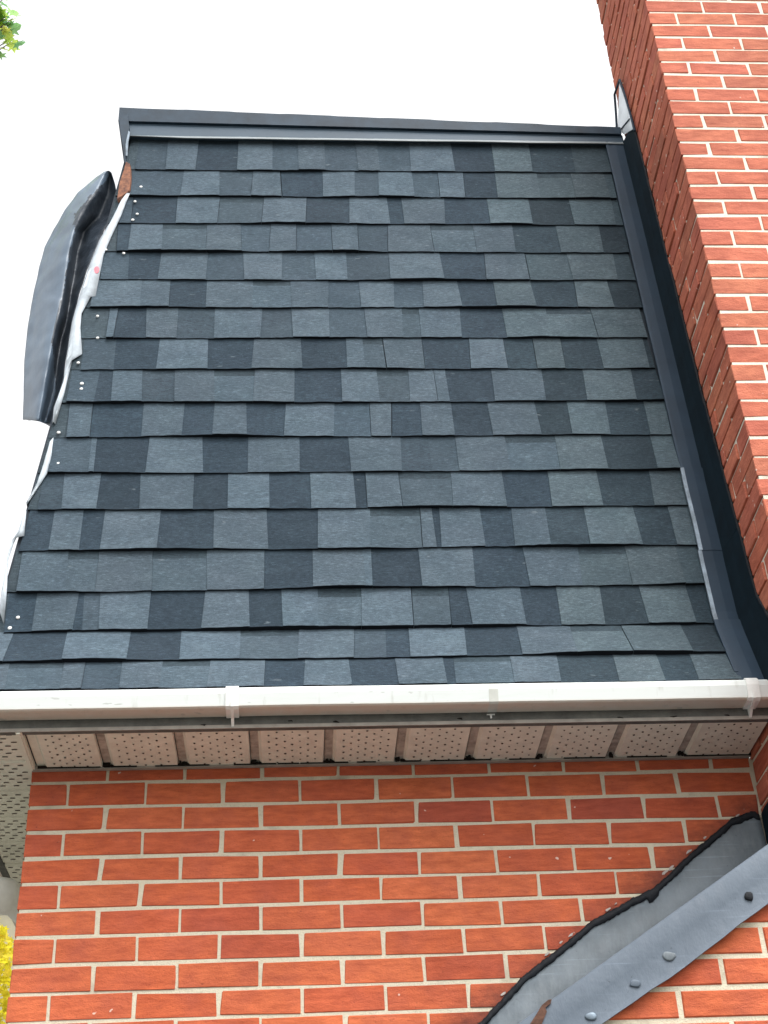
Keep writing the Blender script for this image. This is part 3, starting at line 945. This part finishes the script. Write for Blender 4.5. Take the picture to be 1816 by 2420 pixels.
for i in range(61):
    x = -0.03 + 2.045 * i / 60
    a, b = zr_low(x), zr_top(x)
    zm = a + (b - a) * 0.47
    w = 0.0015 * mnoise.noise(Vector((x * 7, 4, 1))) + (0.0025 if int(x / 0.21) % 2 else 0.0)
    y0 = yr - 0.026
    rings.append([(x, y0 - 0.004, zm + 0.008), (x, y0 - 0.005, (zm + b) / 2), (x, y0 - 0.006, b - 0.010 + w), (x, y0 + 0.01, b + w), (x, y0 + 0.3, b + 0.01), (x, y0 + 0.3, zm + 0.012), (x, y0 + 0.012, zm + 0.008)])
m.loft(rings)
m.build('ridge_cap', M_RIDGED, roof)
m = MB()                                                         # folded end of the cap hanging down the hip
def Ze(x, y): return (200 + .241 * x, 240 + .241 * y)
pe = [Ze(338, 170), Ze(372, 152), Ze(425, 130), Ze(440, 260), Ze(412, 380), Ze(400, 520), Ze(408, 600), Ze(392, 590), Ze(378, 450), Ze(352, 300)]
pq = [onplane(*a, 1, yr - 0.035) for a in pe]
m.loft([pq, [q + Vector((0.004, 0.045, 0)) for q in pq]])
m.build('ridge_end_fold', M_RIDGED, roof)
m = MB()
pe = [Ze(432, 285), Ze(446, 300), Ze(440, 350), Ze(430, 390), Ze(423, 530), Ze(404, 530), Ze(404, 420), Ze(412, 370)]
pq = [onplane(*a, 1, yr - 0.040) for a in pe]
m.loft([pq, [q + Vector((0.0, 0.004, 0)) for q in pq]])
m.build('ridge_end_hem', M_HEM, roof)

# ------------------------------------------------------------------ side flashing against the chimney
XBND = 2.014
joints = [2.715, 0.965, 0.625, 0.345, 0.086]
for i in range(4):
    z1, z0 = joints[i], joints[i + 1]
    n_ = 14 if i == 0 else 6
    flat, vert, hem = [], [], []
    for k in range(n_ + 1):
        z = z1 + (z0 - z1) * k / n_
        nn = nroof(z)
        lap = 0.0045 * (i % 2) + 0.003 * (1 if k < 1 else 0)
        base = Vector((0, yroof(z), z)) + nn * ((0.020 if i < 3 else 0.020 - 0.021 * k / n_) + lap)
        w_ = 0.003 * mnoise.noise(Vector((z * 5, 2, i)))
        xl = 1.945 + w_ - 0.003 * i
        flat.append([base + Vector((xl, 0, 0)) - nn * 0.006, base + Vector((xl + 0.002, 0, 0)), base + Vector((1.982, 0, 0)) + nn * (0.002 + w_ * 0.5), base + Vector((XBND, 0, 0)), base + Vector((XBND, 0, 0)) - nn * 0.004, base + Vector((xl + 0.01, 0, 0)) - nn * 0.008])
        hgt = 0.115 + 0.03 * max(0, (1.2 - z)) + 0.004 * mnoise.noise(Vector((z * 6, 9, 1)))
        hb = Vector((0, -1, 0)) * hgt
        vert.append([base + Vector((XBND, 0, 0)), base + Vector((XBND + 0.012, 0, 0)) + hb * 0.5, base + Vector((2.031 - 0.001 * (i % 2), 0, 0)) + hb, base + Vector((2.0335, 0, 0)) + hb, base + Vector((2.0335, 0.02, 0)), base + Vector((XBND + 0.004, 0.02, 0))])
        hem.append([base + Vector((xl - 0.001, 0, 0)) - nn * 0.009, base + Vector((xl - 0.002, 0, 0)) + nn * 0.001, base + Vector((xl + 0.007 + 0.003 * (i > 0), 0, 0)) + nn * 0.0025, base + Vector((xl + 0.006, 0, 0)) - nn * 0.001])
    m = MB(); m.loft(flat); fo = m.build('flashing', M_FLASH, roof)
    m = MB(); m.loft(vert); m.build('flashing_upstand', M_FLASHV, roof)
    m = MB(); m.loft(hem[:-1] if i == 3 else hem); m.build('flashing_hem', M_HEM if i in (1, 2) else M_FLASH, roof)
m = MB(); pts = []; rad = []                                     # tar line on the chimney above the flashing
for k in range(160):
    z = 2.70 + (0.12 - 2.70) * k / 159
    nn = nroof(z)
    b_ = Vector((0, yroof(z), z)) + nn * 0.020
    hgt = 0.115 + 0.03 * max(0, (1.2 - z)) + 0.004 * mnoise.noise(Vector((z * 6, 9, 1))) + 0.004
    pts.append(Vector((2.032, b_.y - hgt + 0.003 * mnoise.noise(Vector((z * 40, 1, 1))), b_.z)))
    rad.append(0.0045 + 0.003 * mnoise.noise(Vector((z * 33, 4, 1))))
m.tube(pts, rad, 6)
m.build('tar_bead', M_TAR, roof, True)
def Z3(x, y): return (1250 + .3437 * x, .3437 * y)
m = MB()                                                         # bright triangular saddle flashing behind the chimney corner
q = [onplane(*Z3(*a), 0, 2.024) for a in [(622, 575), (612, 890), (655, 925), (720, 885), (690, 780), (650, 650)]]
m.loft([q, [p_ + Vector((0.004, 0, 0)) for p_ in q]])
m.build('saddle_flashing', M_WHITEM, roof)
m = MB()
for pts in ([(625, 548), (590, 650), (600, 780), (607, 905)], [(625, 548), (660, 650), (700, 790), (728, 900)], [(692, 818), (655, 862), (618, 908)]):
    m.tube([onplane(*Z3(*a), 0, 2.022) for a in pts], 0.005 if len(pts) == 4 else 0.003, 6)
m.build('saddle_frame', M_FLASH, roof)

# ------------------------------------------------------------------ gutter, fascia, soffit
XG0 = -0.44
m = MB()
m.box(-0.335, 2.03, -0.262, -0.24, 0.001, 0.13)
fascia = hpart(m.build('fascia', M_FASCIA))
m = MB(); m.box(-0.336, -0.314, -0.2395, 3.0, 0.001, 0.13); hpart(m.build('fascia', M_FASCIA))
GP = [(-0.2655, 0.034), (-0.320, 0.0335), (-0.3265, 0.037), (-0.334, 0.072), (-0.3335, 0.085), (-0.3275, 0.0925), (-0.318, 0.091), (-0.318, 0.0875), (-0.326, 0.0865),
      (-0.3295, 0.081), (-0.330, 0.072), (-0.323, 0.040), (-0.2695, 0.0375), (-0.2695, 0.10), (-0.2655, 0.10)]
m = MB(); rings = []
for i in range(31):
    x = XG0 + (2.03 - XG0) * i / 30
    w = 0.0012 * mnoise.noise(Vector((x * 2.2, 3, 3)))
    rings.append([(x, y - w, z + w * 0.8) for y, z in GP])
m.loft(rings)
gut = hpart(m.build('gutter', M_GUTTER))
m = MB()
m.loft([[(-0.3365 - (-0.2655 - y), yy, z) for y, z in GP] for yy in (-0.264, 3.0)])
hpart(m.build('gutter', M_GUTTER))
def strap(x, w, t_, fin):
    GO = GP[:8]
    m_ = MB()
    rings = []
    cy_, cz_ = -0.285, 0.05
    out = [(-0.2655, 0.034 - t_), (-0.3205, 0.0335 - t_), (-0.3265 - t_, 0.037 - t_ * .6), (-0.334 - t_, 0.072), (-0.3335 - t_, 0.087 + t_ * .5), (-0.3275, (0.0935 if fin else 0.0922) + t_), (-0.319, 0.0922 + t_), (-0.319, 0.0918)]
    inn = [(-0.3275, 0.092), (-0.3330, 0.085), (-0.3335, 0.072), (-0.3262, 0.0375), (-0.3195, 0.0338), (-0.2655, 0.0342)]
    prof_ = out + inn
    m_.loft([[(x - w / 2, y, z) for y, z in prof_], [(x + w / 2, y, z) for y, z in prof_]])
    if fin:
        f_ = [(-0.3245, 0.033), (-0.333 - t_, 0.052), (-0.329 - t_, 0.032), (-0.318, 0.026), (-0.285, 0.018), (-0.2622, 0.004), (-0.2622, 0.0325)]
        m_.loft([[(x - 0.004, y, z) for y, z in f_], [(x + 0.004, y, z) for y, z in f_]])
    return m_.build('gutter_bracket', M_BRACKET if fin else M_BAND, gut)
strap(0.487, 0.036, 0.0045, True)
strap(1.968, 0.036, 0.0045, True)
strap(1.222, 0.026, 0.0006, False)
m = MB()                                                         # small hanging screw and plate under the middle of the gutter
m.box(1.207, 1.230, -0.268, -0.2625, 0.0255, 0.028)
m.box(1.216, 1.221, -0.268, -0.2625, 0.015, 0.0258)
m.build('hanger_screw', M_NAIL, gut)

SZ = 0.004
XSO = [-0.095, 0.099, 0.319, 0.531, 0.746, 0.956, 1.165, 1.379, 1.591, 1.804, 2.028]
m = MB(); m.box(-0.31, 2.03, -0.214, 0.0, SZ + 0.012, SZ + 0.03)
soffit = hpart(m.build('soffit', M_DECK))
for i in range(10):
    a, b = XSO[i] + 0.001, XSO[i + 1] - 0.001
    rings = []
    for y in (-0.2595, -0.016):
        rings.append([(a, y, SZ + 0.010), (a + 0.003, y, SZ + 0.008), (a + 0.024, y, SZ + 0.008), (a + 0.032, y, SZ), (b - 0.002, y, SZ - 0.001), (b, y, SZ + 0.006), (b, y, SZ + 0.0105), (a, y, SZ + 0.0115)])
    m = MB(); m.loft(rings)
    o = m.build('soffit_panel', [M_SOFFIT, M_SOFFITG], soffit)
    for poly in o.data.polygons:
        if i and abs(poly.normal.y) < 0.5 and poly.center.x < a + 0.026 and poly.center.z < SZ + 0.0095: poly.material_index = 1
m = MB()
for i in range(10):
    a, b = XSO[i] + 0.034, XSO[i + 1] - 0.004
    nc = 7
    for cidx in range(nc):
        x = a + 0.022 + (b - a - 0.044) * cidx / (nc - 1)
        for k in range(7):
            y = -0.246 + 0.040 * k + (0.020 if cidx % 2 else 0.0)
            if y > -0.02: continue
            rr = rng.uniform(0.0026, 0.0038)
            xx, yy = x + rng.uniform(-.0012, .0012), y + rng.uniform(-.0012, .0012)
            m.add([(xx + math.cos(q * math.pi / 3) * rr, yy + math.sin(q * math.pi / 3) * rr * 1.25, SZ - 0.0022) for q in range(6)], [(0, 1, 2, 3, 4, 5)])
tag(m.build('perforations', M_HOLE, soffit), kind='stuff')
m = MB(); m.box(-0.108, 2.03, -0.0165, -0.0025, SZ - 0.007, SZ + 0.011); m.build('wall_trim', M_SOFTRIM, soffit)
m = MB(); m.box(-0.312, 2.03, -0.2632, -0.2602, -0.0005, SZ + 0.006); m.build('outer_trim', M_SOFTRIM, soffit)
m = MB()
m.box(-0.116, -0.098, -0.2595, 0.6, SZ - 0.005, SZ + 0.011)
m.box(-0.112, -0.103, -0.2595, -0.017, SZ - 0.009, SZ - 0.005)
m.build('corner_trim', M_SIDESOF, soffit)
m = MB()                                                         # dirt and cobwebs caught where grooves meet the wall trim
for x in XSO[1:10]:
    for k in range(3):
        cx_, cy_ = x + 0.012 + rng.uniform(-.008, .008), -0.024 + rng.uniform(-.006, .006)
        r_ = rng.uniform(0.003, 0.0062)
        ring = [(cx_ + math.cos(q * math.pi / 4) * r_ * rng.uniform(.6, 1.2), cy_ + math.sin(q * math.pi / 4) * r_ * rng.uniform(.6, 1.2)) for q in range(8)]
        m.loft([[(px, py, SZ - 0.003) for px, py in ring], [(px, py, SZ + 0.008) for px, py in ring]])
x = -0.09
while x < 2.0:
    l = rng.uniform(0.05, 0.22)
    m.box(x, x + l, -0.0205, -0.0168, SZ - 0.0035, SZ + 0.004); x += l + rng.uniform(0.0, 0.08)
for k in range(7):
    x = rng.uniform(0.1, 1.9); z_ = rng.uniform(.004, .026); m.tube([(x, -0.2628, z_), (x + rng.uniform(.004, .012), -0.2635, z_ + rng.uniform(-.002, .002)), (x + rng.uniform(.012, .02), -0.2628, z_ + rng.uniform(-.004, .003))], [0.001, rng.uniform(.0015, .0035), 0.001], 6)
tag(m.build('cobweb_dirt', M_DIRT, soffit), kind='stuff')
# side soffit running back along the left eave
ysm = [-0.2595, -0.059, 0.149, 0.348, 0.551, 0.741, 0.945, 1.15, 1.35, 1.55, 1.75, 1.95, 2.15, 2.35, 2.55, 2.75, 2.98]
m = MB(); m.box(-0.312, -0.11, -0.214, 2.98, SZ + 0.0135, SZ + 0.03)
ssof = hpart(m.build('side_soffit', M_DECK))
slots = MB()
for i in range(len(ysm) - 1):
    a, b = ysm[i] + 0.001, ysm[i + 1] - 0.001
    m = MB()
    m.loft([[(x, a, SZ + 0.006), (x, a + 0.004, SZ), (x, b - 0.022, SZ), (x, b - 0.016, SZ + 0.005), (x, b, SZ + 0.005), (x, b, SZ + 0.011), (x, a, SZ + 0.011)] for x in (-0.313, -0.1165)])
    m.build('soffit_panel', M_SIDESOF, ssof)
    if i < 8:
        k = 0
        y = a + 0.018
        while y < b - 0.03:
            x = -0.305 + (0.020 if k % 2 else 0.0) + (0.006 if k % 4 > 1 else 0)
            while x < -0.135:
                slots.add([(x, y, SZ - 0.0015), (x + 0.016, y, SZ - 0.0015), (x + 0.016, y + 0.0055, SZ - 0.0015), (x, y + 0.0055, SZ - 0.0015)], [(0, 3, 2, 1)])
                x += 0.040
            y += 0.0235; k += 1
tag(slots.build('vent_slots', M_HOLE, ssof), kind='stuff')
# rainwater elbow from the side gutter to the side wall
m = MB()
el = lambda x, y, d: onplane(x * 1.094, y * 1.094, 1, d)
a_, b_, c_ = el(-75, 1918, 0.6), el(-20, 1930, 0.6), el(14, 1937, 0.6)
d_ = el(40, 1952, 0.66)
pts = [Vector((-0.40, 0.6, 0.0)), Vector((a_.x - 0.02, 0.6, a_.z + 0.1)), a_, b_, c_, d_, Vector((-0.152, 0.72, d_.z - 0.10)), Vector((-0.152, 0.74, GZ + 0.02))]
m.tube(pts, [0.034, 0.036, 0.046, 0.056, 0.060, 0.050, 0.036, 0.034], 16)
hpart(m.build('downpipe', M_BRACKET, None, True))

# ------------------------------------------------------------------ neighbour and trees beyond the left corner
nb = bpy.data.objects.new('neighbour_house', None)
COL.objects.link(nb)
nb.location = (-5.6, 9.5, GZ)
tag(nb, 'beige rendered neighbouring house glimpsed past the left corner below the downpipe elbow', 'house')
m = MB(); m.box(-3.2, 4.05, 0, 6, 0, 6.7); m.build('wall', M_STUCCO, nb)
m = MB(); m.loft([[(-3.5, -0.3, 6.7), (4.3, -0.3, 6.7), (0.4, -0.3, 9.0)], [(-3.5, 6.3, 6.7), (4.3, 6.3, 6.7), (0.4, 6.3, 9.0)]]); m.build('roof', M_TILE, nb)
for x in (-2.2, 0.2, 2.2):
    m = MB(); m.box(x, x + 0.9, -0.06, 0.02, 2.9, 4.2); f_ = m.build('window', M_BRACKET, nb)
    m = MB(); m.box(x + 0.07, x + 0.83, -0.07, -0.055, 2.97, 4.13); m.build('pane', M_GLASS, f_)

MAPLE = [(0, -0.5), (0.08, -0.15), (0.42, -0.22), (0.30, 0.0), (0.55, 0.22), (0.24, 0.20), (0.22, 0.42), (0.0, 0.62), (-0.22, 0.42), (-0.24, 0.20), (-0.55, 0.22), (-0.30, 0.0), (-0.42, -0.22), (-0.08, -0.15)]
def add_leaf(mb, p, s, rr):
    n_ = Vector((rr.gauss(0, 1), rr.gauss(0, 1) - 0.6, rr.gauss(0, 1))).normalized()
    a = n_.cross(Vector((rr.gauss(0, 1), rr.gauss(0, 1), rr.gauss(0, 1)))).normalized()
    b = n_.cross(a)
    c = p
    vs_ = [c] + [c + a * x * s + b * y * s + n_ * (abs(x) * 0.25 * s) for x, y in MAPLE]
    n = len(MAPLE)
    mb.add(vs_, [(0, 1 + k, 1 + (k + 1) % n) for k in range(n)])
def tree(name, label, base, height, crown_c, crown_r, nleaf, lsize, leafmat, allow, seed, extra_pts=()):
    rr = random.Random(seed)
    t_ = bpy.data.objects.new(name, None)
    COL.objects.link(t_)
    t_.location = base
    tag(t_, label, 'tree')
    base = Vector(base)
    cc, cr = Vector(crown_c), Vector(crown_r)
    m_ = MB()
    top_ = cc + Vector((0, 0, cr.z * 0.5)) - base
    m_.tube([(0, 0, -0.1), top_ * 0.33 + Vector((0.1, 0, 0)), top_ * 0.66, top_], [0.20, 0.16, 0.10, 0.03], 10)
    for k in range(16):
        e = cc + Vector((rr.uniform(-1, 1) * cr.x, rr.uniform(-1, 1) * cr.y, rr.uniform(-.6, .8) * cr.z)) * 0.75 - base
        u, v, z = pix(e + base)
        if 0 < u < 1816 and 0 < v < 2420: continue
        s_ = top_ * rr.uniform(0.4, 0.85)
        m_.tube([s_, s_.lerp(e, 0.5) + Vector((0, 0, 0.15)), e], [0.06, 0.035, 0.01], 6)
    for pt in extra_pts:
        e = Vector(pt) - base
        s_ = top_ * 0.7
        m_.tube([s_, s_.lerp(e, 0.6) + Vector((0, 0, 0.2)), e], [0.04, 0.012, 0.003], 6)
    m_.build('trunk', M_BARK, t_, True)
    lb = MB()
    cnt = 0
    while cnt < nleaf:
        d = Vector((rr.gauss(0, 1), rr.gauss(0, 1), rr.gauss(0, 1))).normalized()
        rad_ = rr.random() ** 0.4
        cl = cc + Vector((d.x * cr.x, d.y * cr.y, d.z * cr.z)) * rad_ * rr.uniform(0.8, 1.08)
        for q in range(7):
            p_ = cl + Vector((rr.gauss(0, 1), rr.gauss(0, 1), rr.gauss(0, 1))) * lsize * 1.6
            u, v, z = pix(p_)
            cnt += 1
            if -8 < u < 1830 and -25 < v < 2440 and not allow(u, v): continue
            add_leaf(lb, p_ - base, lsize * rr.uniform(0.7, 1.25), rr)
    for pt in extra_pts:
        for q in range(3):
            add_leaf(lb, Vector(pt) + Vector((rr.gauss(0, 1), rr.gauss(0, 1), rr.gauss(0, 1))) * lsize * 0.35 - base, lsize * rr.uniform(0.7, 1.1), rr)
    o_ = lb.build('crown', leafmat, t_)
    return t_
def at(u, v, dist):
    d = ray(u, v)
    return CAM + d * dist
ex = [at(u, v, 10.5) for u, v in [(18, 36), (2, 48), (26, 56), (4, 62), (30, 44), (24, 92), (10, 80), (-6, 90), (26, 100), (6, 0), (-6, 138), (-20, 20), (-24, 75), (-26, 128)]]
gc = at(-420, 60, 10.8)
tree('maple_tree', 'green maple tree whose leafy twig reaches in at the upper left corner', (gc.x - 0.6, gc.y, GZ), 9, gc, (1.25, 1.6, 1.9), 2400, 0.115, M_LEAFG, lambda u, v: False, 5, ex)
yc = at(-170, 2330, 11.5)
tree('yellow_tree', 'bright yellow leafed tree beside the lower left brick corner', (yc.x, yc.y, GZ), 5, yc, (0.78, 0.9, 1.35), 11000, 0.075, M_LEAFY, lambda u, v: v > 2185 and u < (v - 2180) * 0.6, 8)
